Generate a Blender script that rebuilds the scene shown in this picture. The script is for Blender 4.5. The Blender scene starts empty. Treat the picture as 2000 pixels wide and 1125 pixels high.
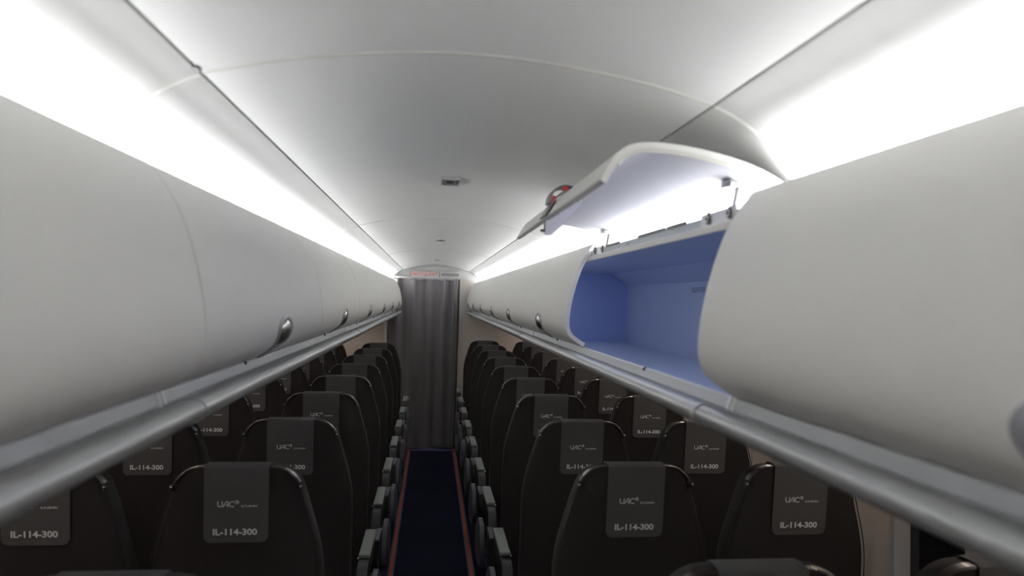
import bpy, bmesh, math, random
from mathutils import Vector, Matrix, Euler

random.seed(7)
SC = bpy.context.scene
COL = SC.collection
PI = math.pi

# ------------------------------------------------------------------ camera
CAM_X, CAM_H = -0.0438, 1.68
YAW, PITCH_C, ROLL = 0.1364, 0.0153, 0.0272
F_PX, PPX = 1540.0, 1055.3
cam_d = bpy.data.cameras.new('camera')
cam = bpy.data.objects.new('camera', cam_d)
COL.objects.link(cam)
cam_d.sensor_fit = 'HORIZONTAL'
cam_d.sensor_width = 36.0
cam_d.lens = F_PX / 2000.0 * 36.0
cam_d.shift_x = -(PPX - 1000.0) / 2000.0
cam_d.clip_start = 0.02
cam.location = (CAM_X, 0, CAM_H)
# base camera looks along -Z; rotate to +Y, then pitch, roll and yaw to the right
cam.matrix_world = (Matrix.Translation((CAM_X, 0, CAM_H)) @ Matrix.Rotation(-YAW, 4, 'Z')
                    @ Matrix.Rotation(PI / 2 + PITCH_C, 4, 'X') @ Matrix.Rotation(ROLL, 4, 'Z'))
cam_d.dof.use_dof = True
cam_d.dof.focus_distance = 3.4
cam_d.dof.aperture_fstop = 4.0
SC.camera = cam

# ------------------------------------------------------------------ world, exposure
w = bpy.data.worlds.new('world')
SC.world = w
w.use_nodes = True
w.node_tree.nodes['Background'].inputs[0].default_value = (0.02, 0.022, 0.03, 1)
w.node_tree.nodes['Background'].inputs[1].default_value = 0.3
vs = SC.view_settings
vs.view_transform = 'Standard'
vs.look = 'None'
vs.gamma = 1.0
vs.use_curve_mapping = False
vs.exposure = -0.06
LED_STRENGTH = 105.0
SIDE_STRENGTH = 8.5

# ------------------------------------------------------------------ layout (metres)
PITCH = 0.762                 # seat row pitch
K0 = 1.7104
def row_y(k): return PITCH * (k + K0) if k > 0 else 1.25
YB, D = 1.121, 1.154          # first bin seam ahead of the camera, door width
Y_BACK, Y_END = -8.111, 8.85      # the cabin goes on behind the camera
Y_NEAR = -1.187               # the nearest bins start here
X_AISLE, X_WIN = 0.5146, 0.9824
SEAT_TOP = 1.2415

# ------------------------------------------------------------------ materials
def mat(name, col, rough=0.5, metal=0.0, noise=0.0, nscale=40.0, bump=0.0, bscale=300.0, emit=None, spec=0.5, coat=0.0):
    m = bpy.data.materials.new(name)
    m.use_nodes = True
    nt = m.node_tree
    b = nt.nodes['Principled BSDF']
    b.inputs['Base Color'].default_value = (*col, 1)
    b.inputs['Roughness'].default_value = rough
    b.inputs['Metallic'].default_value = metal
    b.inputs['Specular IOR Level'].default_value = spec
    b.inputs['Coat Weight'].default_value = coat
    if noise or bump:
        tc = nt.nodes.new('ShaderNodeTexCoord')
    if noise:
        n = nt.nodes.new('ShaderNodeTexNoise')
        n.inputs['Scale'].default_value = nscale
        n.inputs['Detail'].default_value = 6
        nt.links.new(tc.outputs['Object'], n.inputs['Vector'])
        r = nt.nodes.new('ShaderNodeMix')
        r.data_type = 'RGBA'
        r.inputs[6].default_value = (*[c * (1 - noise) for c in col], 1)
        r.inputs[7].default_value = (*[min(1, c * (1 + noise)) for c in col], 1)
        nt.links.new(n.outputs['Fac'], r.inputs[0])
        nt.links.new(r.outputs[2], b.inputs['Base Color'])
    if bump:
        n2 = nt.nodes.new('ShaderNodeTexNoise')
        n2.inputs['Scale'].default_value = bscale
        n2.inputs['Detail'].default_value = 3
        nt.links.new(tc.outputs['Object'], n2.inputs['Vector'])
        bp = nt.nodes.new('ShaderNodeBump')
        bp.inputs['Strength'].default_value = bump
        bp.inputs['Distance'].default_value = 0.002
        nt.links.new(n2.outputs['Fac'], bp.inputs['Height'])
        nt.links.new(bp.outputs['Normal'], b.inputs['Normal'])
    if emit:
        b.inputs['Emission Color'].default_value = (*emit[0], 1)
        b.inputs['Emission Strength'].default_value = emit[1]
    return m

def weave(name, c1, c2, scale, rough=0.9):
    m = mat(name, c1, rough, spec=0.2)
    nt = m.node_tree
    b = nt.nodes['Principled BSDF']
    tc = nt.nodes.new('ShaderNodeTexCoord')
    v = nt.nodes.new('ShaderNodeTexVoronoi')
    v.inputs['Scale'].default_value = scale
    nt.links.new(tc.outputs['Object'], v.inputs['Vector'])
    mx = nt.nodes.new('ShaderNodeMix')
    mx.data_type = 'RGBA'
    mx.inputs[6].default_value = (*c1, 1)
    mx.inputs[7].default_value = (*c2, 1)
    nt.links.new(v.outputs['Distance'], mx.inputs[0])
    nt.links.new(mx.outputs[2], b.inputs['Base Color'])
    bp = nt.nodes.new('ShaderNodeBump')
    bp.inputs['Strength'].default_value = 0.25
    bp.inputs['Distance'].default_value = 0.001
    nt.links.new(v.outputs['Distance'], bp.inputs['Height'])
    nt.links.new(bp.outputs['Normal'], b.inputs['Normal'])
    return m

M = {}
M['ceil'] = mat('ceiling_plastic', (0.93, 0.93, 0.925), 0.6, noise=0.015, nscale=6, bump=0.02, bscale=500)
M['cove'] = mat('cove_plastic_darkened', (0.53, 0.53, 0.525), 0.75, noise=0.015, nscale=6)  # same plastic as the ceiling, colour darkened to offset the strip light's glare
M['cream'] = mat('cream_trim', (0.80, 0.79, 0.745), 0.45, noise=0.02)
M['shell'] = mat('dark_liner', (0.16, 0.16, 0.16), 0.8, noise=0.1)
M['bin'] = mat('bin_door_plastic', (0.88, 0.87, 0.845), 0.5, noise=0.015, nscale=5, bump=0.015, bscale=700)
M['binin'] = mat('bin_door_liner', (0.72, 0.71, 0.78), 0.5, noise=0.02, nscale=8)
M['blue'] = mat('periwinkle_bin_lining', (0.42, 0.49, 0.71), 0.5, noise=0.04, nscale=12, bump=0.03, bscale=200)
M['bluedeep'] = mat('blue_bin_end_lining', (0.37, 0.47, 0.86), 0.55, noise=0.03, nscale=12)
M['fascia'] = mat('grey_fascia', (0.42, 0.43, 0.45), 0.4, noise=0.02)
M['tube'] = mat('satin_grey_rail', (0.40, 0.41, 0.42), 0.32, metal=0.35, noise=0.03, nscale=15)
M['chan'] = mat('brushed_hinge_channel', (0.40, 0.45, 0.48), 0.45, metal=0.3, noise=0.08, nscale=60)
M['steel'] = mat('bright_steel', (0.62, 0.62, 0.62), 0.28, metal=0.9, noise=0.05)
M['chrome'] = mat('dark_chrome', (0.42, 0.43, 0.42), 0.22, metal=0.85, noise=0.05)
M['black'] = mat('black_plastic', (0.012, 0.012, 0.014), 0.5, noise=0.1)
M['bezel'] = mat('lavender_grey_bezel', (0.27, 0.27, 0.295), 0.35, noise=0.03)
M['red'] = mat('red_paddle', (0.55, 0.02, 0.02), 0.4, noise=0.05)
M['seat'] = weave('charcoal_seat_fabric', (0.027, 0.024, 0.0245), (0.043, 0.039, 0.039), 900)
M['cover'] = weave('dark_grey_cover_cloth', (0.095, 0.095, 0.098), (0.125, 0.125, 0.13), 700)
M['leather'] = mat('brown_black_leather_rim', (0.040, 0.030, 0.030), 0.34, noise=0.1, coat=0.2)
M['print'] = mat('silver_grey_print', (0.90, 0.91, 0.95), 0.5, noise=0.05)
M['pad'] = mat('grey_green_armrest_pad', (0.23, 0.26, 0.255), 0.55, noise=0.05, nscale=90)
M['arm'] = mat('charcoal_armrest_plastic', (0.014, 0.014, 0.016), 0.5, noise=0.08)
M['shroud'] = mat('blue_grey_shroud_plastic', (0.075, 0.08, 0.105), 0.42, noise=0.06)
M['frame'] = mat('dark_seat_frame_metal', (0.06, 0.06, 0.065), 0.4, metal=0.6, noise=0.1)
M['belt'] = mat('grey_belt_webbing', (0.16, 0.15, 0.18), 0.7, noise=0.1, nscale=200)
M['carpet'] = mat('navy_carpet_pile', (0.0065, 0.0095, 0.022), 0.95, noise=0.35, nscale=260, bump=0.6, bscale=900, spec=0.1)
M['floor'] = mat('dark_floor_covering', (0.010, 0.013, 0.030), 0.85, noise=0.3, nscale=200, bump=0.3)
M['orange'] = mat('orange_red_stripe', (0.38, 0.05, 0.012), 0.85, noise=0.25, nscale=300)
M['stripeblue'] = mat('blue_stripe_edge', (0.05, 0.075, 0.15), 0.85, noise=0.2, nscale=300)
M['binding'] = mat('violet_blue_binding', (0.10, 0.10, 0.22), 0.8, noise=0.3, nscale=100)
M['wall'] = mat('beige_wall_plastic', (0.62, 0.56, 0.52), 0.5, noise=0.03, nscale=8)
M['reveal'] = mat('grey_window_reveal', (0.42, 0.42, 0.43), 0.5, noise=0.03)
M['bulk'] = mat('warm_beige_bulkhead', (0.70, 0.64, 0.60), 0.55, noise=0.03, nscale=10)
M['head'] = mat('white_header_panel', (0.68, 0.68, 0.66), 0.5, noise=0.02)
M['curtain'] = weave('graphite_curtain_cloth', (0.150, 0.142, 0.150), (0.20, 0.19, 0.20), 500)
M['signface'] = mat('white_sign_face', (0.80, 0.80, 0.80), 0.4, noise=0.01)
M['signred'] = mat('red_sign_ink', (0.62, 0.05, 0.035), 0.5, noise=0.03)
M['ink'] = mat('dark_blue_ink', (0.02, 0.03, 0.09), 0.5, noise=0.05)
M['grille'] = mat('grey_grille', (0.20, 0.20, 0.22), 0.5, noise=0.1)
M['led'] = mat('led_lens', (0.9, 0.9, 0.9), 0.4, noise=0.01, emit=((0.98, 0.985, 0.975), LED_STRENGTH))

M['tray'] = mat('dark_grey_light_tray', (0.40, 0.40, 0.405), 0.6, noise=0.05)
M['ledsoft'] = mat('led_inner_diffuser', (0.8, 0.8, 0.8), 0.4, noise=0.01, emit=((0.95, 0.98, 1.0), LED_STRENGTH * 0.05))
M['binled'] = mat('bin_courtesy_led', (0.9, 0.9, 0.9), 0.4, noise=0.01, emit=((0.92, 0.96, 1.0), 14.0))
M['warmled'] = mat('warm_led_lens', (0.9, 0.88, 0.85), 0.4, noise=0.01, emit=((1.0, 0.86, 0.74), SIDE_STRENGTH))
glass = mat('dark_window_glass', (0.01, 0.011, 0.014), 0.08, noise=0.05)
M['glass'] = glass

# ------------------------------------------------------------------ mesh helpers
def mesh_from(bm, name, smooth=35):
    bmesh.ops.recalc_face_normals(bm, faces=bm.faces[:])
    me = bpy.data.meshes.new(name)
    bm.to_mesh(me)
    bm.free()
    if smooth:
        for p in me.polygons:
            p.use_smooth = True
        me.set_sharp_from_angle(angle=math.radians(smooth))
    return me

def link(name, me, material, parent=None):
    o = bpy.data.objects.new(name, me)
    COL.objects.link(o)
    if me is not None and material is not None and len(me.materials) == 0:
        me.materials.append(material)
    if parent is not None:
        o.parent = parent
        o.matrix_parent_inverse = parent.matrix_basis.inverted()
    return o

def obj(name, bm, material, parent=None, smooth=35):
    return link(name, mesh_from(bm, name, smooth), M[material] if isinstance(material, str) else material, parent)

def tag(o, label=None, cat=None, group=None, kind=None):
    if label: o['label'] = label
    if cat: o['category'] = cat
    if group: o['group'] = group
    if kind: o['kind'] = kind
    return o

def thing(name, label, cat, loc=(0, 0, 0), group=None, kind=None):
    o = bpy.data.objects.new(name, None)
    COL.objects.link(o)
    o.empty_display_size = 0.1
    o.location = loc
    return tag(o, label, cat, group, kind)

def box(bm, x0, x1, y0, y1, z0, z1):
    vs_ = [bm.verts.new((x, y, z)) for x in (x0, x1) for y in (y0, y1) for z in (z0, z1)]
    for f in ((0, 1, 3, 2), (4, 6, 7, 5), (0, 4, 5, 1), (2, 3, 7, 6), (0, 2, 6, 4), (1, 5, 7, 3)):
        bm.faces.new([vs_[i] for i in f])
    return vs_

def bevbox(x0, x1, y0, y1, z0, z1, r=0.004, seg=2):
    bm = bmesh.new()
    box(bm, x0, x1, y0, y1, z0, z1)
    bmesh.ops.bevel(bm, geom=bm.edges[:], offset=r, segments=seg, affect='EDGES', profile=0.6)
    return bm

def spline(pts, n=6):
    """Catmull-Rom resample of a 2D polyline"""
    out = []
    P = [Vector(p) for p in pts]
    for i in range(len(P) - 1):
        p0 = P[i - 1] if i else P[i] * 2 - P[i + 1]
        p1, p2 = P[i], P[i + 1]
        p3 = P[i + 2] if i + 2 < len(P) else P[i + 1] * 2 - P[i]
        for k in range(n):
            t = k / n
            out.append(0.5 * ((2 * p1) + (p2 - p0) * t + (2 * p0 - 5 * p1 + 4 * p2 - p3) * t * t + (3 * p1 - p0 - 3 * p2 + p3) * t ** 3))
    out.append(P[-1])
    return out

def normals2(P):
    N = []
    for i in range(len(P)):
        a = P[max(0, i - 1)]
        b = P[min(len(P) - 1, i + 1)]
        d = (b - a).normalized()
        N.append(Vector((-d.y, d.x)))
    return N

def sheet(P, y0, y1, t, side=1, bm=None, off=0.0):
    """profile P (x,z) extruded y0..y1, thickened by t along its normals (sign = side)"""
    bm = bm or bmesh.new()
    P = [Vector(p) for p in P]
    N = normals2(P)
    A = [p + n * off * side for p, n in zip(P, N)]
    B = [p + n * (off + t) * side for p, n in zip(P, N)]
    ring = A + B[::-1]
    v0 = [bm.verts.new((p.x, y0, p.y)) for p in ring]
    v1 = [bm.verts.new((p.x, y1, p.y)) for p in ring]
    n = len(ring)
    for i in range(n):
        j = (i + 1) % n
        bm.faces.new((v0[i], v0[j], v1[j], v1[i]))
    m = len(A)
    for vv in (v0, v1):
        for i in range(m - 1):
            bm.faces.new((vv[i], vv[i + 1], vv[n - 2 - i], vv[n - 1 - i]))
    return bm

def prism(poly, y0, y1, bm=None):
    """closed polygon (x,z) extruded along y"""
    bm = bm or bmesh.new()
    v0 = [bm.verts.new((p[0], y0, p[1])) for p in poly]
    v1 = [bm.verts.new((p[0], y1, p[1])) for p in poly]
    n = len(poly)
    for i in range(n):
        j = (i + 1) % n
        bm.faces.new((v0[i], v0[j], v1[j], v1[i]))
    bm.faces.new(v0)
    bm.faces.new(v1[::-1])
    return bm

def tube(bm, pts, r, seg=8, closed=False):
    pts = [Vector(p) for p in pts]
    rings = []
    n = len(pts)
    up = Vector((0, 0, 1))
    for i, p in enumerate(pts):
        d = (pts[min(n - 1, i + 1)] - pts[max(0, i - 1)]).normalized()
        u = up if abs(d.dot(up)) < 0.95 else Vector((0, 1, 0))
        a = d.cross(u).normalized()
        b = d.cross(a).normalized()
        rr = r(i / (n - 1)) if callable(r) else r
        rings.append([bm.verts.new(p + a * rr * math.cos(2 * PI * k / seg) + b * rr * math.sin(2 * PI * k / seg)) for k in range(seg)])
    for i in range(n - 1):
        for k in range(seg):
            bm.faces.new((rings[i][k], rings[i][(k + 1) % seg], rings[i + 1][(k + 1) % seg], rings[i + 1][k]))
    bm.faces.new(rings[0][::-1])
    bm.faces.new(rings[-1])
    return bm

def text_mesh(body, w_, h_, bold=0.0, name='lettering', ybase=0.0):
    """flat lettering in the XY plane, lower-left at origin, fitted to w_ x h_"""
    cu = bpy.data.curves.new(name, 'FONT')
    cu.body = body
    cu.size = 1.0
    cu.offset = bold
    cu.resolution_u = 3
    o = bpy.data.objects.new(name, cu)
    COL.objects.link(o)
    bpy.context.view_layer.update()
    dg = bpy.context.evaluated_depsgraph_get()
    me = bpy.data.meshes.new_from_object(o.evaluated_get(dg))
    bpy.data.objects.remove(o)
    bpy.data.curves.remove(cu)
    xs = [v.co.x for v in me.vertices]
    ys = [v.co.y for v in me.vertices]
    sx = w_ / (max(xs) - min(xs))
    sy = h_ / (max(ys) - min(ys))
    mx, my = min(xs), min(ys)
    for v in me.vertices:
        v.co = ((v.co.x - mx) * sx, (v.co.y - my) * sy, 0)
    return me

def mesh_bm(me, T):
    bm = bmesh.new()
    bm.from_mesh(me)
    bmesh.ops.transform(bm, matrix=T, verts=bm.verts[:])
    return bm

def flat_obj(name, bm, material, parent):
    me = bpy.data.meshes.new(name)
    bm.to_mesh(me)
    bm.free()
    return link(name, me, M[material], parent)

# ================================================================== STRUCTURE
# ---- floor
bm = bmesh.new()
box(bm, -1.20, 1.20, Y_BACK, Y_END + 0.05, -0.05, 0.0)
tag(obj('floor', bm, 'floor', smooth=0), 'dark navy cabin floor under the seats', 'floor', kind='structure')

# ---- ceiling: dark liner with the pale panels hung below it
ARCH_C = [(-0.361, 1.9765), (-0.325, 1.986), (-0.257, 2.002), (-0.155, 2.017), (-0.067, 2.025), (0, 2.027),
          (0.067, 2.025), (0.155, 2.017), (0.257, 2.002), (0.325, 1.986), (0.361, 1.9765)]
ARCH_S = [(0.3645, 1.9747), (0.391, 1.963), (0.423, 1.944), (0.459, 1.914), (0.488, 1.882), (0.507, 1.855), (0.512, 1.838)]
liner = [(-0.545, 1.83), (-0.53, 1.875), (-0.49, 1.925), (-0.43, 1.972), (-0.36, 2.008), (-0.25, 2.034), (0, 2.058),
         (0.25, 2.034), (0.36, 2.008), (0.43, 1.972), (0.49, 1.925), (0.53, 1.875), (0.545, 1.83)]
ceil = obj('ceiling', sheet(spline(liner, 4), Y_BACK, Y_END, 0.01, 1), 'shell')
tag(ceil, 'arched white cabin ceiling of curved panels', 'ceiling', kind='structure')
ends = [YB + 2 * D * k for k in range(-4, 4)] + [Y_END]
for a, b in zip(ends[:-1], ends[1:]):
    obj('ceiling_panel', sheet(spline(ARCH_C, 4), a + 0.002, b - 0.002, 0.008, 1), 'ceil', ceil)
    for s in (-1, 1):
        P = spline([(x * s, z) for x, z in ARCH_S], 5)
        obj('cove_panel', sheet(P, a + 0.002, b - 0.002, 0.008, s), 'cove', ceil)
for y in ends[1:-1]:
    P = spline(ARCH_C, 4)
    o = obj('ceiling_joint', sheet(P, y - 0.004, y + 0.004, 0.004, 1, off=-0.0015), 'cream', ceil)
    for s in (-1, 1):
        P = spline([(x * s, z) for x, z in ARCH_S], 5)
        obj('cove_joint', sheet(P, y - 0.004, y + 0.004, 0.004, s, off=-0.0015), 'cream', ceil)
# small black clip at the crossing of the left long seam and the first arch
bm = bevbox(-0.371, -0.359, YB - 0.035, YB - 0.015, 1.9735, 1.982, 0.001, 1)
obj('joint_clip', bm, 'black', ceil)

# ---- side walls with window openings
WALL = [(1.212, 0.0), (1.216, 0.25), (1.220, 0.55), (1.224, 0.86), (1.224, 1.04), (1.218, 1.22), (1.204, 1.38), (1.185, 1.50)]
WIN_Y = [1.85 + PITCH * k for k in range(-2, 9)]
ZW0, ZW1 = 0.84, 1.24
HWY = 0.155
def wall_x(z):
    for (x0, z0), (x1, z1) in zip(WALL[:-1], WALL[1:]):
        if z0 <= z <= z1:
            t = (z - z0) / (z1 - z0)
            return x0 + (x1 - x0) * t
    return WALL[-1][0]
nwin = 0
for s, nm in ((-1, 'left'), (1, 'right')):
    outer = [(x * s + 0.075 * s, z) for x, z in WALL]
    wall = obj('wall_' + nm, sheet(spline(outer, 3), Y_BACK, Y_END, 0.01, -s), 'shell')
    tag(wall, 'curved beige cabin side wall along the %s window seats' % nm, 'wall', kind='structure')
    cuts = [Y_NEAR] + [y + PITCH / 2 for y in WIN_Y if y + PITCH / 2 < Y_END] + [Y_END]
    cuts.insert(1, WIN_Y[0] - PITCH / 2)
    for a, b in zip(cuts[:-1], cuts[1:]):
        yc = (a + b) / 2
        has = any(abs(yc - y) < 0.01 for y in WIN_Y)
        zs = [0, 0.25, 0.55, 0.72, ZW0, 0.93, 1.04, 1.14, ZW1, 1.32, 1.40, 1.50]
        ys = sorted({a + 0.002, a + 0.04, a + 0.10, yc - HWY, yc - 0.05, yc + 0.05, yc + HWY, b - 0.10, b - 0.04, b - 0.002})
        bm = bmesh.new()
        g = {}
        for i, y in enumerate(ys):
            for j, z in enumerate(zs):
                e = min(y - a, b - y)
                bulge = 0.012 * (1 - math.exp(-e / 0.05))        # panels bow slightly between the joints
                g[i, j] = bm.verts.new(((wall_x(z) - bulge + 0.01) * s, y, z))
        for i in range(len(ys) - 1):
            for j in range(len(zs) - 1):
                ym, zm = (ys[i] + ys[i + 1]) / 2, (zs[j] + zs[j + 1]) / 2
                if has and abs(ym - yc) < HWY and ZW0 < zm < ZW1:
                    continue
                bm.faces.new((g[i, j], g[i + 1, j], g[i + 1, j + 1], g[i, j + 1]))
        obj('wall_panel', bm, 'wall', wall, smooth=50)
    for k, y in enumerate(WIN_Y):
        nwin += 1
        # rounded frame with a deep reveal and a dark pane
        def rr(hw, hh, r, n=6):
            out = []
            for cx, cz, a0 in ((hw - r, hh - r, 0), (-hw + r, hh - r, 90), (-hw + r, -hh + r, 180), (hw - r, -hh + r, 270)):
                for q in range(n + 1):
                    a = math.radians(a0 + 90 * q / n)
                    out.append((cx + r * math.cos(a), cz + r * math.sin(a)))
            return out
        zc = (ZW0 + ZW1) / 2
        loops = [(rr(HWY + 0.012, 0.212, 0.05), 0.004), (rr(HWY + 0.008, 0.208, 0.05), -0.006), (rr(HWY - 0.012, 0.186, 0.06), -0.006),
                 (rr(HWY - 0.018, 0.178, 0.06), 0.002), (rr(HWY - 0.03, 0.166, 0.06), 0.032)]
        bm = bmesh.new()
        rings = []
        for lp, dx in loops:
            rings.append([bm.verts.new(((wall_x(min(1.5, max(0, zc + z_))) + dx) * s, y + y_, zc + z_)) for y_, z_ in lp])
        for r0, r1 in zip(rings[:-1], rings[1:]):
            for i in range(len(r0)):
                j = (i + 1) % len(r0)
                bm.faces.new((r0[i], r0[j], r1[j], r1[i]))
        wn = thing('window_%d' % nwin, 'dark cabin window in a rounded grey frame on the %s wall' % nm, 'window', ((1.22) * s, y, zc), kind='structure',
                   group='cabin windows on the %s wall' % nm)
        bpy.context.view_layer.update()
        obj('window_frame', bm, 'reveal', wn)
        bm = bmesh.new()
        lp = rr(HWY - 0.028, 0.168, 0.06)
        f0 = [bm.verts.new(((wall_x(zc + z_) + 0.030) * s, y + y_, zc + z_)) for y_, z_ in lp]
        f1 = [bm.verts.new(((wall_x(zc + z_) + 0.034) * s, y + y_, zc + z_)) for y_, z_ in lp]
        bm.faces.new(f0)
        bm.faces.new(f1[::-1])
        for i in range(len(lp)):
            j = (i + 1) % len(lp)
            bm.faces.new((f0[i], f0[j], f1[j], f1[i]))
        obj('pane', bm, 'glass', wn, smooth=0)

# ---- underside of the bins (service panel soffit) out to the wall
for i, s in enumerate((-1, 1)):
    P = [(0.41 * s, 1.4925), (0.60 * s, 1.486), (0.85 * s, 1.478), (1.10 * s, 1.462), (1.195 * s, 1.453)]
    tr = obj('trim_%d' % (i + 1), sheet(P, Y_BACK, Y_END - 0.002, 0.006, -s), 'fascia')
    tag(tr, 'grey soffit under the %s row of overhead bins' % ('left', 'right')[i], 'trim', kind='structure')

# ---- rear wall behind the camera
bm = bmesh.new()
box(bm, -1.2, 1.2, Y_BACK - 0.04, Y_BACK, 0.0, 2.06)
tag(obj('wall_back', bm, 'bulk', smooth=0), 'plain beige partition at the rear end of the cabin', 'wall', kind='structure')

# ---- the part of the cabin behind the camera, out of the picture: wall lining and closed bin fronts
for i, s in enumerate((-1, 1)):
    aft = obj('trim_%d' % (i + 3), sheet(spline([(x * s, z) for x, z in [(0.425, 1.85), (0.384, 1.787), (0.3565, 1.70), (0.3455, 1.625), (0.357, 1.577), (0.40, 1.546), (0.41, 1.50)]], 4),
                                         Y_BACK, Y_NEAR - 0.004, 0.012, s), 'bin')
    tag(aft, 'white bin fronts on the %s behind the camera' % ('left', 'right')[i], 'trim', kind='structure')
    obj('wall_lining', sheet([((x + 0.01) * s, z) for x, z in WALL], Y_BACK, Y_NEAR - 0.004, 0.004, -s), 'wall', aft)

# ---- front bulkhead: partitions, header and door posts
OPL, OPR = -0.535, 0.272
bm = bmesh.new()
box(bm, -1.22, OPL - 0.012, Y_END, Y_END + 0.04, 0.0, 1.885)
wf = obj('wall_front', bm, 'bulk', smooth=0)
tag(wf, 'beige front bulkhead with a curtained doorway', 'wall', kind='structure')
bm = bmesh.new()
box(bm, OPR + 0.012, 1.22, Y_END, Y_END + 0.04, 0.0, 1.885)
obj('partition_panel', bm, 'bulk', wf, smooth=0)
top = [(x, z) for x, z in spline(liner, 4)]
poly = [(p[0], p[1] - 0.002) for p in top]
poly = [(-0.9, 1.885), (-0.9, 1.90), (-0.56, 1.90)] + [p for p in poly if p[1] > 1.90] + [(0.56, 1.90), (0.9, 1.90), (0.9, 1.885)]
obj('header_panel', prism(poly, Y_END, Y_END + 0.04), 'head', wf, smooth=0)
P = spline([(-0.507, 1.855), (-0.488, 1.882), (-0.459, 1.914), (-0.423, 1.944), (-0.391, 1.963)] + ARCH_C[0:] + [(0.391, 1.963), (0.423, 1.944), (0.459, 1.914), (0.488, 1.882), (0.507, 1.855)], 3)
obj('arch_trim', sheet(P, Y_END - 0.03, Y_END - 0.001, 0.008, -1, off=0.002), 'fascia', wf)
obj('door_post', bevbox(OPL - 0.014, OPL + 0.012, Y_END - 0.075, Y_END + 0.045, 0.0, 1.885, 0.004), 'head', wf)
obj('door_post', bevbox(OPR - 0.012, OPR + 0.012, Y_END - 0.02, Y_END + 0.045, 0.0, 1.885, 0.004), 'head', wf)

# ================================================================== OVERHEAD BINS
DOOR = [(0.425, 1.850), (0.405, 1.823), (0.384, 1.787), (0.3685, 1.745), (0.3565, 1.700), (0.349, 1.660), (0.3455, 1.625),
        (0.3475, 1.598), (0.357, 1.577), (0.375, 1.562), (0.400, 1.546)]
DP = spline(DOOR, 5)
DN = [Vector((-n.x, -n.y)) if n.x > 0 else n for n in normals2(DP)]      # toward the aisle (-x)
arc = [0.0]
for a, b in zip(DP[::-1][:-1], DP[::-1][1:]):
    arc.append(arc[-1] + (b - a).length)
RP, RN = DP[::-1], DN[::-1]
def surf(s_, off=0.0):
    """point on the door skin at arc length s_ from its lower edge"""
    s_ = max(0.0, min(arc[-1], s_))
    for i in range(len(arc) - 1):
        if s_ <= arc[i + 1]:
            t = (s_ - arc[i]) / (arc[i + 1] - arc[i])
            p = RP[i].lerp(RP[i + 1], t)
            n = RN[i].lerp(RN[i + 1], t).normalized()
            return p + n * off
    return RP[-1] + RN[-1] * off

def door_bm(y0, y1, s):
    P = [Vector((p.x * s, p.y)) for p in DP]
    bm = sheet(P, y0, y1, 0.012, s)
    return bm

H_TOP = 0.114
def hw(t):          # half width of the grip recess along its height t (0 bottom .. 1 top)
    if t > 0.72:
        q = (t - 0.72) / 0.28
        return 0.078 * math.sqrt(max(0.0, 1 - q * q))
    q = t / 0.72
    return 0.012 + 0.066 * (q * q * (3 - 2 * q))

def grip_ring(scale_w, t0, t1, n=26):
    L, R = [], []
    for i in range(n + 1):
        t = i / n
        tt = t0 + (t1 - t0) * t
        L.append((tt, -hw(t) * scale_w))
        R.append((tt, hw(t) * scale_w))
    return R + L[::-1]

def grip_parts(yc, s, door):
    """teardrop bezel with a bright paddle and a shallow bowl, laid on the curved door skin"""
    def pt(t, yy, off):
        p = surf(t * H_TOP, off)
        return (p.x * s, yc + yy, p.y)
    outs = [(1.0, 0.0, 1.0, 0.0002), (0.97, 0.005, 0.985, 0.0030), (0.84, 0.03, 0.93, 0.0040), (0.74, 0.05, 0.90, 0.0006)]
    bm = bmesh.new()
    rings = []
    for sw, t0, t1, off in outs:
        rings.append([bm.verts.new(pt(t, y, off)) for t, y in grip_ring(sw, t0, t1)])
    for r0, r1 in zip(rings[:-1], rings[1:]):
        for i in range(len(r0)):
            j = (i + 1) % len(r0)
            try:
                bm.faces.new((r0[i], r0[j], r1[j], r1[i]))
            except ValueError:
                pass
    bmesh.ops.remove_doubles(bm, verts=bm.verts[:], dist=1e-5)
    bz = obj('grip_bezel', bm, 'bezel', door, smooth=60)
    # shallow dark bowl
    def fill(name, t0, t1, sw, offf, m):
        bm = bmesh.new()
        n, mcol = 14, 8
        g = {}
        for i in range(n + 1):
            t = t0 + (t1 - t0) * i / n
            tl = (t - 0.05) / 0.85
            h = hw(max(0, min(1, tl))) * sw
            for j in range(mcol + 1):
                u = -1 + 2 * j / mcol
                g[i, j] = bm.verts.new(pt(t, u * h, offf(i / n, u)))
        for i in range(n):
            for j in range(mcol):
                try:
                    bm.faces.new((g[i, j], g[i + 1, j], g[i + 1, j + 1], g[i, j + 1]))
                except ValueError:
                    pass
        bmesh.ops.remove_doubles(bm, verts=bm.verts[:], dist=1e-5)
        return obj(name, bm, m, bz, smooth=60)
    fill('grip_bowl', 0.05, 0.50, 0.76, lambda a, u: 0.0009, 'bezel')
    fill('grip_paddle', 0.42, 0.895, 0.70, lambda a, u: 0.0012 + 0.0065 * math.sqrt(max(0, 1 - u * u)) * (0.35 + 0.65 * min(1, 4 * a * (1 - a) + 0.15)), 'chrome')

BOX = [(0.416, 1.8035), (0.74, 1.8035), (0.790, 1.773), (0.815, 1.754), (0.815, 1.503), (0.421, 1.503), (0.419, 1.536)]
END_POLY = [(p.x + 0.013, p.y) for p in DP[4:-2]] + [(0.421, 1.545), (0.421, 1.503), (0.815, 1.503), (0.815, 1.754), (0.74, 1.803), (0.420, 1.803)]

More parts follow.
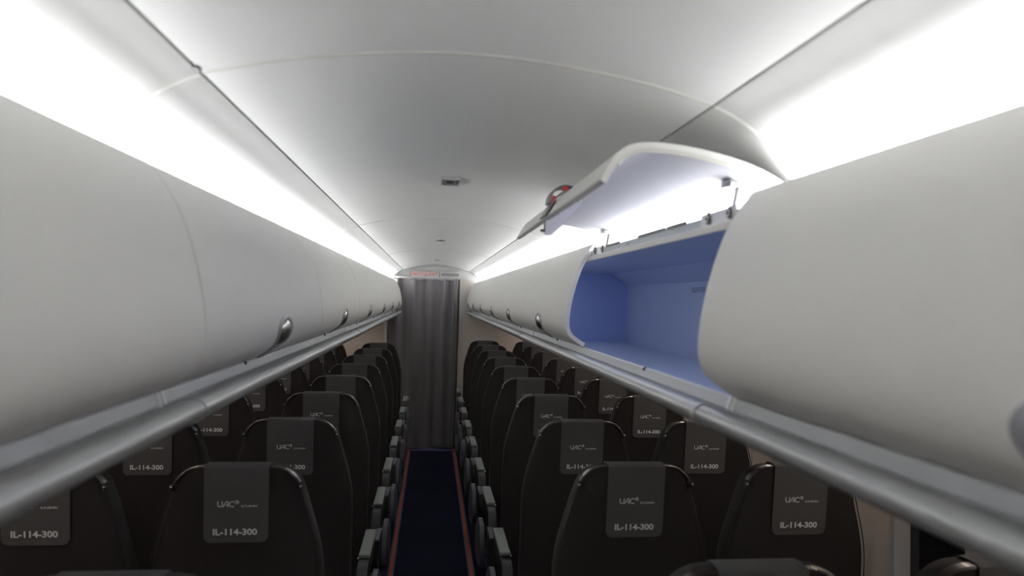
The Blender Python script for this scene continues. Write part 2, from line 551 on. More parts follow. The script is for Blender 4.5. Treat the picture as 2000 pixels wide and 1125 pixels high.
def make_bin(y0, y1, s, doors, label, open_door=None):
    b = thing('overhead_bin', label, 'overhead bin', (0.6 * s, (y0 + y1) / 2, 1.49), group='overhead bins along the cabin')
    bpy.context.view_layer.update()
    # box lining: five thin slabs following one profile
    P = [Vector((x * s, z)) for x, z in BOX]
    obj('bin_box', sheet(P, y0 + 0.003, y1 - 0.003, 0.008, s), 'blue', b, smooth=20)
    for ya, yb_ in ((y0 + 0.003, y0 + 0.010), (y1 - 0.010, y1 - 0.003)):
        pl = [(x * s, z) for x, z in END_POLY]
        obj('end_panel', prism(pl, ya, yb_), 'bluedeep', b, smooth=20)
    # pale sealing bead between neighbouring bins
    if abs(y1 - (YB + 6 * D)) > 0.01 or s > 0: obj('joint_bead', sheet([Vector((p.x * s, p.y)) for p in DP[1:-1]], y1 - 0.0028, y1 + 0.0028, 0.005, s, off=0.0040), 'cream', b, smooth=25)
    # pale edge above the opening and the hinge channel behind it
    obj('top_edge', bevbox(*sorted((0.409 * s, 0.4155 * s)), y0 + 0.012, y1 - 0.012, 1.7985, 1.8115, 0.001, 1), 'cream', b)
    ch = obj('hinge_channel', bevbox(*sorted((0.416 * s, 0.440 * s)), y0 + 0.012, y1 - 0.012, 1.8120, 1.8285, 0.001, 1), 'chan', b)
    for n_, (ya, yb_) in enumerate(doors):
        is_open = (open_door == n_)
        if not is_open:
            dr = obj('bin_door', door_bm(ya, yb_, s), 'bin', b, smooth=25)
            grip_parts((ya + yb_) / 2 + (-0.135 if (-0.1 < ya < 0.1) else 0.015), s, dr)
    return b, ch

def seam(k): return YB + D * k
bins = {}
POS = ['overhead bin in the near corner above the camera\'s %s', 'second', 'third', 'fourth', 'fifth']
LEFT_LAB = ['white overhead bin on the left wall, nearest, cut by the left picture edge',
            'white overhead bin on the left wall, second from the camera, with the largest grip',
            'white overhead bin on the left wall, third from the camera',
            'white overhead bin on the left wall, farthest, ending beside the curtain']
RIGHT_LAB = ['white overhead bin on the right wall, nearest, large and blurred at the right edge',
             'white overhead bin on the right wall with its door raised over a blue interior',
             'white overhead bin on the right wall, first one beyond the open bin',
             'white overhead bin on the right wall, second one beyond the open bin',
             'short white overhead bin on the right wall, touching the front bulkhead']
G = 0.0018
for k in range(4):
    y0, y1 = seam(2 * k - 1 - 0), seam(2 * k + 1 - 0)
    y0, y1 = YB + 2 * D * (k - 1), YB + 2 * D * k
    ym = (y0 + y1) / 2
    ds = [(y0 + 0.003, ym - G), (ym + G, y1 - 0.003)]
    make_bin(y0, y1, -1, ds, LEFT_LAB[k])
    b_, c_ = make_bin(y0, y1, 1, ds, RIGHT_LAB[k], open_door=0 if k == 1 else None)
    if k == 1:
        open_bin, open_ch = b_, c_
    if k == 3:
        left_last = y1
make_bin(YB + 6 * D, Y_END - 0.035, 1, [(YB + 6 * D + 0.003, Y_END - 0.038)], RIGHT_LAB[4])
# end fairing closing the left row
poly = [(-p.x, p.y) for p in DP] + [(-0.412, 1.545), (-0.412, 1.527), (-0.83, 1.527), (-0.83, 1.76), (-0.74, 1.812), (-0.44, 1.812)]
bm = prism(poly, YB + 6 * D + 0.002, YB + 6 * D + 0.15)
tag(obj('bin_end_fairing', bm, 'bin', smooth=25), 'white end fairing closing the left bin row before the curtain', 'end fairing')

# slim courtesy light behind the upper front edge of the open bin
obj('interior_light', bevbox(0.4165, 0.4250, YB + 0.02, YB + 2 * D - 0.02, 1.8022, 1.8033, 0.0003, 1), 'binled', open_bin)
# ---- the raised door of the open bin
TIP = Vector((0.1945, 1.8575))
ANG = math.radians(-1.2)
closed_tip, closed_top = DP[-1], DP[0]
v_c = closed_top - closed_tip
a_c = math.atan2(v_c.y, v_c.x)
rot = ANG - a_c                                           # closed chord -> open chord
ca, sa = math.cos(rot), math.sin(rot)
def opened(p):
    d = Vector(p) - closed_tip
    return TIP + Vector((d.x * ca - d.y * sa, d.x * sa + d.y * ca))
OP = [opened(p) for p in DP]
oy0, oy1 = YB + 0.003, YB + D - G
odoor = obj('bin_door', sheet(OP, oy0, oy1, 0.009, 1), 'bin', open_bin, smooth=25)
# outer skin side is "up": inner liner as a thin second sheet underneath
inner = sheet(OP[1:-2], oy0 + 0.010, oy1 - 0.010, 0.002, 1, off=0.0092)
obj('door_liner', inner, 'binin', odoor, smooth=25)
bm = bmesh.new()
ON = normals2(OP)
tube(bm, [(p.x + n.x * 0.0105, oy0 + 0.006, p.y + n.y * 0.0105) for p, n in zip(OP[1:-6], ON[1:-6])], 0.0045, 6)
obj('door_seal', bm, 'cream', odoor)
bm = bmesh.new()
tube(bm, [(OP[-1].x + 0.004, oy0 + 0.01, OP[-1].y + 0.002), (OP[-1].x + 0.004, oy1 - 0.01, OP[-1].y + 0.002)], 0.003, 6)
obj('edge_strip', bm, 'fascia', odoor)
# latch bracket hanging from the liner at mid width
yl = (oy0 + oy1) / 2
pl = [(0.201, 1.857), (0.192, 1.828), (0.197, 1.822), (0.209, 1.822), (0.240, 1.852), (0.270, 1.885), (0.277, 1.904), (0.245, 1.904), (0.222, 1.888)]
lb = obj('latch_bracket', prism(pl, yl - 0.004, yl + 0.004), 'binin', odoor, smooth=0)
bm = bmesh.new()
box(bm, 0.186, 0.196, yl - 0.006, yl + 0.004, 1.829, 1.834)
box(bm, 0.1935, 0.1955, yl - 0.0055, yl + 0.0045, 1.829, 1.850)
obj('latch_tongue', bm, 'black', lb, smooth=0)
for (px, pz) in ((0.222, 1.868), (0.233, 1.880)):
    obj('rivet_slot', bevbox(px - 0.004, px + 0.004, yl - 0.0052, yl - 0.0038, pz - 0.0015, pz + 0.0015, 0.0005, 1), 'fascia', lb)
# bright bolt beside the bracket
bm = bmesh.new()
tube(bm, [(0.268, yl - 0.03, 1.901), (0.268, yl + 0.03, 1.901)], 0.006, 8)
obj('latch_bolt', bm, 'steel', odoor)
# the grip seen from behind: raised paddle with red inner faces
path = [(0.203, 1.889), (0.206, 1.905), (0.214, 1.917), (0.226, 1.924), (0.241, 1.9255), (0.254, 1.921)]
gp = obj('grip_paddle', sheet(spline(path, 4), yl - 0.03, yl + 0.03, 0.004, 1), 'grille', odoor)
o = obj('paddle_face', sheet(spline(path[:2], 3), yl - 0.032, yl - 0.0305, 0.009, -1), 'red', gp)
o = obj('paddle_face', sheet(spline(path[3:5], 3), yl - 0.032, yl - 0.0305, 0.009, -1), 'red', gp)
bz = [opened(surf(s_ * H_TOP, 0.0035)) for s_ in [i / 12 for i in range(13)]]
obj('grip_bezel', sheet(bz, yl - 0.04, yl + 0.04, 0.003, 1), 'bezel', odoor)
# hinges: plate with roller discs and a steel link up to the door
for yh in (oy0 + 0.09, oy1 - 0.13):
    hg = thing('x', None, None)
    bpy.data.objects.remove(hg)
    bm = bmesh.new()
    box(bm, 0.4145, 0.4159, yh - 0.06, yh + 0.10, 1.812, 1.834)
    hb = obj('hinge_plate', bm, 'steel', open_bin, smooth=0)
    for dy in (-0.035, 0.06):
        for r, xx, mm in ((0.0125, 0.4128, 'steel'), (0.0095, 0.4114, 'black'), (0.006, 0.4100, 'signface'), (0.003, 0.4086, 'black')):
            bm = bmesh.new()
            tube(bm, [(xx, yh + dy, 1.824), (xx + 0.0016, yh + dy, 1.824)], r, 16)
            obj('roller_disc', bm, mm, hb, smooth=30)
    bm = bmesh.new()
    tube(bm, [(0.432, yh, 1.815), (0.436, yh, 1.845), (0.441, yh, 1.872)], 0.0055, 8)
    obj('hinge_link', bm, 'steel', hb)
    obj('hinge_shoe', bevbox(0.418, 0.450, yh - 0.022, yh + 0.022, 1.868, 1.882, 0.003), 'chrome', hb)
    bm = bmesh.new()
    tube(bm, [(0.443, yh - 0.006, 1.870), (0.462, yh - 0.045, 1.832)], 0.002, 6)
    obj('gas_strut', bm, 'steel', hb)
# dark cut-outs and small stampings along the hinge channel
for ya, yb_ in ((seam(0) + 0.28, seam(0) + 0.40), (seam(0) + 0.41, seam(0) + 0.62), (seam(0) + 0.80, seam(0) + 0.95)):
    bm = bmesh.new()
    box(bm, 0.4150, 0.4175, ya, yb_, 1.8255, 1.8325)
    obj('channel_slot', bm, 'black', open_ch, smooth=0)
for ya in (seam(0) + 0.33, seam(0) + 0.70, seam(0) + 0.79):
    for q in range(3):
        obj('channel_stamp', bevbox(0.4150, 0.4162, ya + q * 0.012, ya + q * 0.012 + 0.008, 1.818, 1.821, 0.0003, 1), 'fascia', open_ch)
# writing on the back wall of the open bin
tm = text_mesh('МАССА НА ПОЛКЕ', 0.135, 0.017, 0.006)
T = Matrix.Translation((0.8135, 2.535, 1.719)) @ Matrix.Rotation(-PI / 2, 4, 'Z') @ Matrix.Rotation(PI / 2, 4, 'X')
flat_obj('load_lettering', mesh_bm(tm, T), 'ink', open_bin)

# ---- rails under the bins
for s, nm in ((-1, 'left'), (1, 'right')):
    rail = thing('bin_rail', 'satin grey hand rail running under the %s overhead bins' % nm, 'rail', (0.40 * s, 3.8, 1.50), group='bin rails')
    bpy.context.view_layer.update()
    yend = (YB + 6 * D + 0.15) if s < 0 else Y_END - 0.035
    es = [YB + 2 * D * k for k in range(-1, 4)]
    es[-1] = yend
    for a, b in zip(es[:-1], es[1:]):
        P = [(0.4075 * s, 1.5445), (0.4035 * s, 1.5425), (0.3985 * s, 1.5255), (0.4010 * s, 1.521)]
        obj('fascia_strip', sheet(P, a + 0.0015, b - 0.0015, 0.004, s), 'fascia', rail, smooth=30)
        T_ = [(0.406, 1.5235), (0.396, 1.5225), (0.383, 1.5275), (0.368, 1.5325), (0.355, 1.5330), (0.346, 1.5290), (0.3415, 1.5215), (0.3425, 1.513), (0.349, 1.506),
              (0.362, 1.501), (0.385, 1.498), (0.410, 1.497)]
        obj('rail_tube', sheet(spline([(x * s, z) for x, z in T_], 4), a + 0.0015, b - 0.0015, 0.0025, s), 'tube', rail, smooth=40)
    for y in es[1:-1]:
        P = [(0.4055 * s, 1.5455), (0.4025 * s, 1.544), (0.3965 * s, 1.5245), (0.400 * s, 1.519)]
        for dy in (-0.009, 0.009):
            obj('joint_cover', sheet(P, y + dy - 0.006, y + dy + 0.006, 0.004, s), 'head', rail, smooth=30)
        obj('tube_joint', sheet(spline([(x * s, z) for x, z in T_], 4), y - 0.006, y + 0.006, 0.0012, s, off=-0.0018), 'fascia', rail, smooth=40)
    k = -1
    while True:
        ys_ = YB + D * k + 0.49
        if ys_ > yend - 0.2:
            break
        bm = bmesh.new()
        tube(bm, [(0.4062 * s, ys_, 1.5452), (0.3995 * s, ys_, 1.5395)], 0.003, 8)
        obj('catch_hole', bm, 'black', rail)
        k += 1

# ---- cove lights behind the bin tops
for s, nm in ((-1, 'left'), (1, 'right')):
    cl = thing('cove_light', 'bright white strip light hidden above the %s overhead bins' % nm, 'strip light', (0.475 * s, 3.8, 1.81), group='cove strip lights')
    bpy.context.view_layer.update()
    # the lens faces outward and up, washing the foot of the cove panel
    P = [(0.4575 * s, 1.8225), (0.4490 * s, 1.8435)]
    obj('light_lens', sheet(P, Y_BACK + 0.02, Y_END - 0.06, 0.0012, -s), 'led', cl, smooth=0)
    P = [(0.4560 * s, 1.8218), (0.4473 * s, 1.8440)]
    obj('inner_diffuser', sheet(P, Y_BACK + 0.02, Y_END - 0.06, 0.002, s), 'ledsoft', cl, smooth=0)
    P = [(0.4430 * s, 1.8150), (0.4600 * s, 1.8190), (0.5110 * s, 1.8340)]
    obj('light_tray', sheet(P, Y_BACK + 0.02, Y_END - 0.06, 0.002, s), 'tray', cl, smooth=0)

# ---- warm wash lights in the soffit above the windows
for s, nm in ((-1, 'left'), (1, 'right')):
    sl = thing('sidewall_light', 'slim warm strip light under the %s bins above the windows' % nm, 'strip light', (1.14 * s, 3.8, 1.45), group='sidewall strip lights')
    bpy.context.view_layer.update()
    obj('light_lens', sheet([(1.115 * s, 1.4575), (1.155 * s, 1.4535)], Y_NEAR, Y_END - 0.06, 0.001, s, off=-0.003), 'warmled', sl, smooth=0)

# ---- small recessed units in the ceiling centre line
def ceil_z(x): return 2.027 - 0.40 * x * x
ORD = ['nearest', 'middle', 'farthest']
for i, y in enumerate((2.345, 4.75, 7.22)):
    u = thing('ceiling_lamp', '%s small rectangular lamp unit set in the ceiling centre line' % ORD[i], 'lamp unit', (0, y, 2.02), group='ceiling lamp units')
    bpy.context.view_layer.update()
    hx, hy, z = 0.028, 0.068, 2.0268
    bm = bmesh.new()
    box(bm, -hx, -hx + 0.004, y - hy, y + hy, z - 0.008, z)
    box(bm, hx - 0.004, hx, y - hy, y + hy, z - 0.008, z)
    box(bm, -hx + 0.004, hx - 0.004, y - hy, y - hy + 0.006, z - 0.008, z)
    box(bm, -hx + 0.004, hx - 0.004, y + hy - 0.006, y + hy, z - 0.008, z)
    obj('lamp_frame', bm, 'head', u, smooth=0)
    obj('lamp_body', bevbox(-hx + 0.0045, hx - 0.0045, y - hy + 0.0065, y + hy - 0.0065, z - 0.005, z, 0.0015, 1), 'fascia', u)
    bm = bmesh.new()
    box(bm, -0.018, 0.018, y - 0.05, y - 0.046, z - 0.0075, z - 0.005)
    box(bm, -0.018, 0.018, y + 0.046, y + 0.05, z - 0.0075, z - 0.005)
    box(bm, -0.018, -0.016, y - 0.046, y + 0.046, z - 0.0075, z - 0.005)
    box(bm, 0.016, 0.018, y - 0.046, y + 0.046, z - 0.0075, z - 0.005)
    obj('lens_ring', bm, 'bezel', u, smooth=0)
    bm = bmesh.new()
    bmesh.ops.create_circle(bm, cap_ends=True, radius=1.0, segments=20)
    r = bmesh.ops.extrude_face_region(bm, geom=bm.faces[:])
    bmesh.ops.translate(bm, verts=[v for v in r['geom'] if isinstance(v, bmesh.types.BMVert)], vec=(0, 0, 1))
    bmesh.ops.transform(bm, matrix=Matrix.Translation((0, y, z - 0.0072)) @ Matrix.Diagonal((0.013, 0.020, 0.002, 1)), verts=bm.verts[:])
    obj('lens', bm, 'black', u)

# ================================================================== AISLE
cp = obj('aisle_carpet', bevbox(-0.335, 0.335, Y_BACK + 0.05, 8.72, 0.0, 0.008, 0.002, 1), 'carpet')
tag(cp, 'dark navy carpet runner down the aisle with orange-red edge stripes', 'carpet')
for s in (-1, 1):
    bm = bmesh.new()
    box(bm, 0.2435 * s - 0.009, 0.2435 * s + 0.009, Y_BACK + 0.06, 8.715, 0.0075, 0.0095)
    obj('orange_stripe', bm, 'orange', cp, smooth=0)
    for d in (-0.0145, 0.0145):
        bm = bmesh.new()
        box(bm, 0.2435 * s + d - 0.005, 0.2435 * s + d + 0.005, Y_BACK + 0.06, 8.715, 0.0075, 0.0092)
        obj('stripe_edge', bm, 'stripeblue', cp, smooth=0)
# buckled binding at the far end
bm = bmesh.new()
n = 24
v0, v1, v2 = [], [], []
for i in range(n + 1):
    x = -0.30 + 0.60 * i / n
    h = 0.012 + 0.022 * math.exp(-((x + 0.02) / 0.10) ** 2)
    v0.append(bm.verts.new((x, 8.68, 0.0085)))
    v1.append(bm.verts.new((x, 8.71, h + 0.004)))
    v2.append(bm.verts.new((x, 8.735, 0.001)))
for i in range(n):
    bm.faces.new((v0[i], v0[i + 1], v1[i + 1], v1[i]))
    bm.faces.new((v1[i], v1[i + 1], v2[i + 1], v2[i]))
obj('end_binding', bm, 'binding', cp)
for s in (-1, 1):
    bm = bmesh.new()
    box(bm, 0.2435 * s - 0.016, 0.2435 * s + 0.016, 8.66, 8.725, 0.009, 0.0185)
    obj('stripe_end', bm, 'orange', cp, smooth=0)

# ---- curtain and its rail
bm = bmesh.new()
nx, nz = 120, 14
g = {}
CX0, CX1 = -0.522, 0.252
for i in range(nx + 1):
    u = i / nx
    x = CX0 + (CX1 - CX0) * u
    for j in range(nz + 1):
        v = j / nz
        z = 0.022 + (1.872 - 0.022) * v
        amp = 0.008 + 0.020 * v
        fold = amp * (math.sin(u * 30 + 1.3 * math.sin(u * 8)) + 0.3 * math.sin(u * 57 + 2 * v + 1))
        edge = 0.03 * math.exp(-((1 - u) / 0.03)) * math.sin(u * 160)
        zz = z + (0.006 * math.sin(u * 40) if j == nz else 0) + (0.01 * math.sin(u * 10) if j == 0 else 0)
        g[i, j] = bm.verts.new((x + 0.004 * math.sin(u * 50 + v * 2), 8.795 + fold + edge, zz))
for i in range(nx):
    for j in range(nz):
        bm.faces.new((g[i, j], g[i + 1, j], g[i + 1, j + 1], g[i, j + 1]))
ct = obj('curtain', bm, 'curtain', smooth=80)
tag(ct, 'dark grey folded curtain hanging across the front doorway', 'curtain')
cr = thing('curtain_rail', 'white curtain rail under the exit sign header', 'rail', (-0.13, 8.80, 1.878))
bpy.context.view_layer.update()
obj('rail_bar', bevbox(OPL + 0.014, OPR - 0.014, 8.785, 8.800, 1.8865, 1.900, 0.002, 1), 'signface', cr)
obj('rail_valance', bevbox(OPL + 0.014, OPR - 0.014, 8.838, 8.844, 1.862, 1.8995, 0.001, 1), 'head', cr)
for i in range(12):
    x = CX0 + 0.03 + i * 0.065
    obj('glider', bevbox(x - 0.006, x + 0.006, 8.788, 8.797, 1.874, 1.886, 0.001, 1), 'signface', cr)

# ---- exit sign
sg = thing('exit_sign', 'white exit sign with red lettering and a grey grille above the curtain', 'exit sign', (-0.01, Y_END - 0.03, 1.90))
bpy.context.view_layer.update()
obj('sign_housing', bevbox(-0.289, 0.268, Y_END - 0.032, Y_END - 0.001, 1.898, 1.966, 0.004), 'head', sg)
fc = obj('sign_face', bevbox(-0.283, 0.030, Y_END - 0.0345, Y_END - 0.0322, 1.903, 1.962, 0.001, 1), 'signface', sg)
obj('edge_band', bevbox(-0.289, -0.2835, Y_END - 0.0345, Y_END - 0.0322, 1.900, 1.964, 0.001, 1), 'stripeblue', sg)
obj('edge_band', bevbox(0.0310, 0.0365, Y_END - 0.0345, Y_END - 0.0322, 1.900, 1.964, 0.001, 1), 'stripeblue', sg)
gr = obj('grille_plate', bevbox(0.040, 0.266, Y_END - 0.0345, Y_END - 0.0322, 1.900, 1.964, 0.001, 1), 'signface', sg)
for q in range(5):
    obj('grille_slat', bevbox(0.054, 0.250, Y_END - 0.038, Y_END - 0.0347, 1.918 + q * 0.0065, 1.9225 + q * 0.0065, 0.0005, 1), 'grille', gr)
tm = text_mesh('ВЫХОД-EXIT', 0.292, 0.044, 0.003)
T = Matrix.Translation((-0.274, Y_END - 0.0352, 1.911)) @ Matrix.Rotation(PI / 2, 4, 'X')
flat_obj('sign_lettering', mesh_bm(tm, T), 'signred', fc)

# ================================================================== SEATS
SLOPE = 0.09
def y_rear(z): return (SEAT_TOP - z) * SLOPE
W_PROF = [(0.36, 0.190), (0.42, 0.204), (0.55, 0.209), (0.75, 0.211), (0.90, 0.2115), (0.98, 0.209), (1.045, 0.198), (1.115, 0.179), (1.160, 0.166),
          (1.200, 0.152), (1.222, 0.135), (1.233, 0.118), (1.238, 0.100), (1.240, 0.080)]
def half_w(z):
    for (z0, w0), (z1, w1) in zip(W_PROF[:-1], W_PROF[1:]):
        if z0 <= z <= z1:
            return w0 + (w1 - w0) * (z - z0) / (z1 - z0)
    return W_PROF[-1][1] if z > 1.24 else W_PROF[0][1]
WP = spline(W_PROF, 3)
def thick(z):
    t = 0.085
    if z > 1.17:
        t = 0.055 + 0.030 * math.sqrt(max(0, 1 - ((z - 1.17) / 0.0705) ** 2))
    return t

ME = {}
def keep(key, bm, material, smooth=35):
    me = mesh_from(bm, key, smooth)
    me.materials.append(M[material])
    ME[key] = me

# backrest: lofted super-ellipse rings
bm = bmesh.new()
NS = 36
rings = []
for p in WP:
    z, w_ = p.x, p.y
    t = thick(z)
    ring = []
    for k in range(NS):
        a = 2 * PI * k / NS
        cx, cy = math.cos(a), math.sin(a)
        e = 2 / 5.0
        x = w_ * math.copysign(abs(cx) ** e, cx)
        y = t / 2 * math.copysign(abs(cy) ** e, cy)
        ring.append(bm.verts.new((x, y_rear(z) + t / 2 + y, z)))
    rings.append(ring)
for r0, r1 in zip(rings[:-1], rings[1:]):
    for k in range(NS):
        bm.faces.new((r0[k], r0[(k + 1) % NS], r1[(k + 1) % NS], r1[k]))
bm.faces.new(rings[0][::-1])
bm.faces.new(rings[-1])
keep('backrest', bm, 'seat', 40)

# piping down both rear edges
for s in (-1, 1):
    bm = bmesh.new()
    pts = [(s * (p.y * 0.985), y_rear(p.x) + 0.004, p.x) for p in WP if p.x < 1.197 and p.x > 0.40]
    tube(bm, pts, 0.0018, 6)
    keep('piping%d' % s, bm, 'seat')
    # glossy rim over the shoulder, ending in a bright clip
    bm = bmesh.new()
    up = [p for p in WP if p.x >= 1.192 and p.y > 0.0795]
    up = [(s * p.y, p.x) for p in up]
    va, vb, vc, vd = [], [], [], []
    for i, (x, z) in enumerate(up):
        nx_ = x - s * 0.06
        nz_ = z - 1.17
        l = math.hypot(nx_, nz_)
        nx_, nz_ = nx_ / l, nz_ / l
        yo = y_rear(z)
        va.append(bm.verts.new((x - nx_ * 0.003, yo + 0.0005, z - nz_ * 0.003)))
        vb.append(bm.verts.new((x + nx_ * 0.0015, yo + 0.003, z + nz_ * 0.0015)))
        vc.append(bm.verts.new((x + nx_ * 0.0018, yo + 0.022, z + nz_ * 0.0018)))
        vd.append(bm.verts.new((x - nx_ * 0.004, yo + 0.026, z - nz_ * 0.004)))
    for i in range(len(up) - 1):
        for q0, q1 in ((va, vb), (vb, vc), (vc, vd), (vd, va)):
            bm.faces.new((q0[i], q0[i + 1], q1[i + 1], q1[i]))
    bm.faces.new((va[0], vb[0], vc[0], vd[0]))
    bm.faces.new((va[-1], vb[-1], vc[-1], vd[-1]))
    keep('rim%d' % s, bm, 'leather', 50)
    bm = bevbox(s * 0.1555 - 0.004, s * 0.1555 + 0.004, y_rear(1.19) - 0.003, y_rear(1.19) + 0.012, 1.180, 1.196, 0.0025, 2)
    keep('clip%d' % s, bm, 'black')
    bm = bmesh.new()
    bmesh.ops.create_icosphere(bm, subdivisions=2, radius=0.0034)
    bmesh.ops.translate(bm, verts=bm.verts[:], vec=(s * 0.156, y_rear(1.19) - 0.003, 1.192))
    keep('stud%d' % s, bm, 'steel')

# headrest cover draped over the top
CW, CH = 0.0785, 0.193
bm = bmesh.new()
prof = []           # (y, z, distance to nearer hem or None)
zb = SEAT_TOP - CH
for i in range(13):
    z = zb + (1.2335 - zb) * i / 12
    prof.append((y_rear(z) - 0.004, z))
yt = 0.0
for (yy, zz) in ((-0.0025, 1.2405), (0.004, 1.2440), (0.020, 1.2455), (0.045, 1.2450), (0.057, 1.2425), (0.063, 1.2335)):
    prof.append((yy, zz))
for i in range(1, 9):
    z = 1.2335 - 0.14 * i / 8
    prof.append((y_rear(z) + thick(z) + 0.004, z))
rc = 0.018
def cov_hw(y, z, rear):
    d = z - zb
    w_ = CW
    if rear and d < rc:
        w_ = CW - rc + math.sqrt(max(0.0, rc * rc - (rc - d) ** 2))
    return w_
extra = [zb + rc * q for q in (0.04, 0.15, 0.35, 0.65)]
prof = prof[:1] + [(y_rear(z) - 0.004, z) for z in extra] + prof[1:]
rows = []
NC = 12
for i, (y, z) in enumerate(prof):
    rear = i < 17
    hw_ = cov_hw(y, z, rear)
    rows.append([bm.verts.new((-hw_ + 2 * hw_ * k / NC, y, z)) for k in range(NC + 1)])
for r0, r1 in zip(rows[:-1], rows[1:]):
    for k in range(NC):
        bm.faces.new((r0[k], r0[k + 1], r1[k + 1], r1[k]))
bmesh.ops.recalc_face_normals(bm, faces=bm.faces[:])
ret = bmesh.ops.solidify(bm, geom=bm.faces[:], thickness=0.0016)
keep('cover', bm, 'cover', 50)

# printed marks on the cover
def on_cover(fx, fz, bm_or_me):
    """place flat XY lettering at (fx from left, fz height above hem) on the rear of the cover"""
    z0 = zb + fz
    tilt = math.atan(SLOPE)
    T = Matrix.Translation((-CW + fx, y_rear(z0) - 0.0066, z0)) @ Matrix.Rotation(PI / 2 + tilt, 4, 'X')
    return T
def stroke(bm, pts, t):
    pts = [Vector(p) for p in pts]
    N = []
    for i in range(len(pts)):
        d = (pts[min(len(pts) - 1, i + 1)] - pts[max(0, i - 1)]).normalized()
        N.append(Vector((-d.y, d.x)))
    L = [bm.verts.new((*(p + n * t / 2), 0)) for p, n in zip(pts, N)]
    R = [bm.verts.new((*(p - n * t / 2), 0)) for p, n in zip(pts, N)]
    for i in range(len(pts) - 1):
        bm.faces.new((R[i], R[i + 1], L[i + 1], L[i]))
hc = 0.0150
lw = 0.0023
bm = bmesh.new()
U = [(0.001, hc)] + [(0.001, 0.006)] + [(0.0063 - 0.0053 * math.cos(a), 0.0063 - 0.0053 * math.sin(a)) for a in [PI * q / 8 for q in range(1, 8)]] + [(0.0116, 0.006), (0.0116, hc)]
stroke(bm, U, lw)
stroke(bm, [(0.0128, 0.0), (0.0215, hc - 0.0008), (0.0255, hc - 0.0008)], lw)
stroke(bm, [(0.0252, hc), (0.0252, 0.0)], lw)
stroke(bm, [(0.0195, 0.0052), (0.0252, 0.0052)], lw)
stroke(bm, [(0.0355 + 0.0067 * math.cos(a), 0.0075 + 0.0067 * math.sin(a)) for a in [math.radians(42 + 276 * q / 16) for q in range(17)]], lw)
ring_c = (0.0470, 0.0128)
stroke(bm, [(ring_c[0] + 0.0041 * math.cos(a), ring_c[1] + 0.0041 * math.sin(a)) for a in [2 * PI * q / 20 for q in range(21)]], 0.0013)
stroke(bm, [(ring_c[0] - 0.0022, ring_c[1] + 0.0020), (ring_c[0] + 0.0006, ring_c[1] + 0.0018), (ring_c[0] + 0.0018, ring_c[1] - 0.0022)], 0.0018)
bmesh.ops.transform(bm, matrix=on_cover(0.034, 0.092, None), verts=bm.verts[:])
me = bpy.data.meshes.new('logo')
bm.to_mesh(me); bm.free()
me.materials.append(M['print']); ME['logo'] = me
def printed(key, body, w_, h_, fx, fz, bold):
    tm_ = text_mesh(body, w_, h_, bold)
    b_ = mesh_bm(tm_, on_cover(fx, fz, None))
    me_ = bpy.data.meshes.new(key)
    b_.to_mesh(me_); b_.free()
    me_.materials.append(M['print'])
    ME[key] = me_
printed('maker', 'ILYUSHIN', 0.038, 0.0052, 0.0915, 0.092, 0.018)
printed('type', 'IL-114-300', 0.107, 0.0170, 0.0235, 0.020, 0.034)

# cushion, legs, armrest
bm = bevbox(-0.200, 0.200, 0.150, 0.560, 0.375, 0.475, 0.03, 4)
keep('cushion', bm, 'seat', 60)
for s in (-1, 1):
    bm = bmesh.new()
    tube(bm, [(s * 0.14, 0.20, 0.372), (s * 0.14, 0.16, 0.20), (s * 0.14, 0.10, 0.012)], 0.014, 8)
    tube(bm, [(s * 0.14, 0.44, 0.372), (s * 0.14, 0.42, 0.20), (s * 0.14, 0.40, 0.012)], 0.014, 8)
    box(bm, s * 0.14 - 0.02, s * 0.14 + 0.02, 0.06, 0.46, 0.0, 0.014)
    keep('leg%d' % s, bm, 'frame')
bm = bmesh.new()
tube(bm, [(-0.20, 0.22, 0.372), (0.20, 0.22, 0.372)], 0.016, 8)
tube(bm, [(-0.20, 0.46, 0.372), (0.20, 0.46, 0.372)], 0.016, 8)
keep('beam', bm, 'frame')
# armrest in its own frame: x=0 is the pad centre; s = side of the seat it stands on
A0, A1 = 0.285, 0.625
bm = bevbox(-0.0225, 0.0225, A0, A1, 0.664, 0.682, 0.007, 3)
keep('pad', bm, 'pad', 60)
def arm_side(x0, x1):
    pl = [(0.14, 0.60), (0.18, 0.655), (0.24, 0.664), (A1 - 0.01, 0.664), (A1 - 0.002, 0.655), (A1 - 0.012, 0.628), (A1 - 0.08, 0.600), (0.34, 0.585), (0.24, 0.50), (0.20, 0.40), (0.14, 0.40)]
    bm_ = bmesh.new()
    a = [bm_.verts.new((x0, y, z)) for y, z in pl]
    b = [bm_.verts.new((x1, y, z)) for y, z in pl]
    n_ = len(pl)
    for i in range(n_):
        bm_.faces.new((a[i], a[(i + 1) % n_], b[(i + 1) % n_], b[i]))
    bm_.faces.new(a); bm_.faces.new(b[::-1])
    bmesh.ops.bevel(bm_, geom=bm_.edges[:], offset=0.004, segments=2, affect='EDGES')
    return bm_
keep('arm', arm_side(-0.020, 0.020), 'arm', 50)
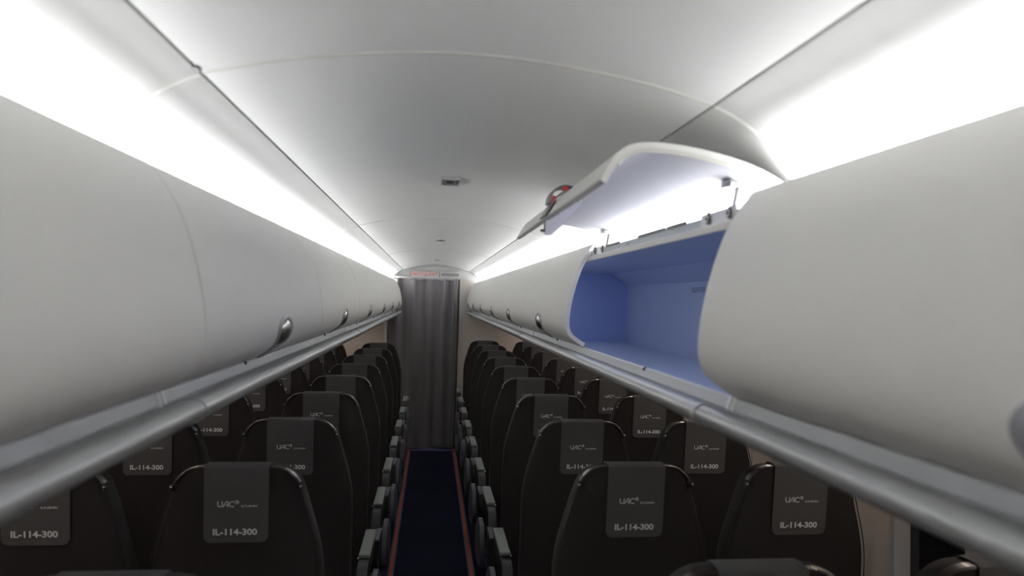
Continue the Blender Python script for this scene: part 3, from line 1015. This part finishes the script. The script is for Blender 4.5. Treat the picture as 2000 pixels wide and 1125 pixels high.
for s in (-1, 1):
    # rounded shroud on the aisle face
    pl = [(0.38, 0.530), (0.52, 0.540), (0.60, 0.515), (0.635, 0.46), (0.63, 0.39), (0.58, 0.34), (0.42, 0.325), (0.35, 0.36), (0.335, 0.44)]
    pl = [tuple(p) for p in spline(pl + [pl[0]], 3)][:-1]
    bm = bmesh.new()
    x0, x1 = s * 0.0205, s * 0.052
    cy, cz = 0.485, 0.43
    a = [bm.verts.new((x0, y, z)) for y, z in pl]
    b = [bm.verts.new((s * 0.042, y, z)) for y, z in pl]
    c = [bm.verts.new((x1, cy + (y - cy) * 0.80, cz + (z - cz) * 0.80)) for y, z in pl]
    n_ = len(pl)
    for r0, r1 in ((a, b), (b, c)):
        for i in range(n_):
            bm.faces.new((r0[i], r0[(i + 1) % n_], r1[(i + 1) % n_], r1[i]))
    bm.faces.new(a); bm.faces.new(c[::-1])
    keep('shroud%d' % s, bm, 'shroud', 60)
bm = bmesh.new()
bmesh.ops.create_icosphere(bm, subdivisions=2, radius=0.0045)
keep('pivot', bm, 'steel')
bm = bevbox(-0.03, 0.03, -0.035, 0.035, -0.006, 0.006, 0.005, 2)
keep('belt', bm, 'belt')

def seat(X, k, side, aisle, label):
    """side: -1 left of the aisle, +1 right; aisle: True for the seat beside the carpet"""
    y = row_y(k)
    r = thing('passenger_seat', label, 'seat', (X, y, 0), group='dark passenger seats')
    def part(name, key, parent=r, loc=(0, 0, 0)):
        o = bpy.data.objects.new(name, ME[key])
        COL.objects.link(o)
        o.parent = parent
        o.location = loc
        return o
    bk = part('backrest', 'backrest')
    for s in (-1, 1):
        part('piping', 'piping%d' % s, bk)
        part('shoulder_rim', 'rim%d' % s, bk)
        part('rim_clip', 'clip%d' % s, bk)
        part('rim_stud', 'stud%d' % s, bk)
        part('leg', 'leg%d' % s)
    part('cushion', 'cushion')
    part('seat_beam', 'beam')
    cv = part('headrest_cover', 'cover')
    part('logo_print', 'logo', cv)
    part('maker_lettering', 'maker', cv)
    part('type_lettering', 'type', cv)
    # armrest on the side toward the aisle
    ax = -side * (X_AISLE - 0.2725) if aisle else -side * (0.468 / 2)
    am = part('armrest', 'arm', r, (ax, 0, 0))
    part('armrest_pad', 'pad', am)
    part('pivot_screw', 'pivot', am, (side * 0.0225, A0 - 0.001, 0.668))
    if aisle and y < 8.0:
        part('side_shroud', 'shroud%d' % (-side), am)
        part('belt_end', 'belt', am, (-side * 0.012, A1 + 0.03, 0.645)).rotation_euler = (0.5, 0.2 * side, 0.3 * side)
    return r

WORD = ['front edge of the picture', 'nearest full row', 'second full row', 'third full row', 'fourth full row', 'fifth full row', 'sixth full row', 'seventh full row', 'eighth full row', 'ninth full row']
for k in range(0, 10):
    for side, nm in ((-1, 'left'), (1, 'right')):
        if side < 0 and k > 8:
            continue
        for aisle in (True, False):
            if k == 0 and side < 0 and not aisle:
                continue
            pos = 'aisle' if aisle else 'window'
            if k == 0:
                lab = 'dark grey %s seat %s of the carpet, only its top showing at the bottom edge' % (pos, nm)
            elif (k == 8 and side < 0) or k == 9:
                lab = 'dark grey %s seat %s of the carpet in the farthest row by the bulkhead' % (pos, nm)
            else:
                lab = 'dark grey %s seat %s of the carpet, %s from the camera' % (pos, nm, WORD[k])
            seat((X_AISLE if aisle else X_WIN) * side, k, side, aisle, lab)
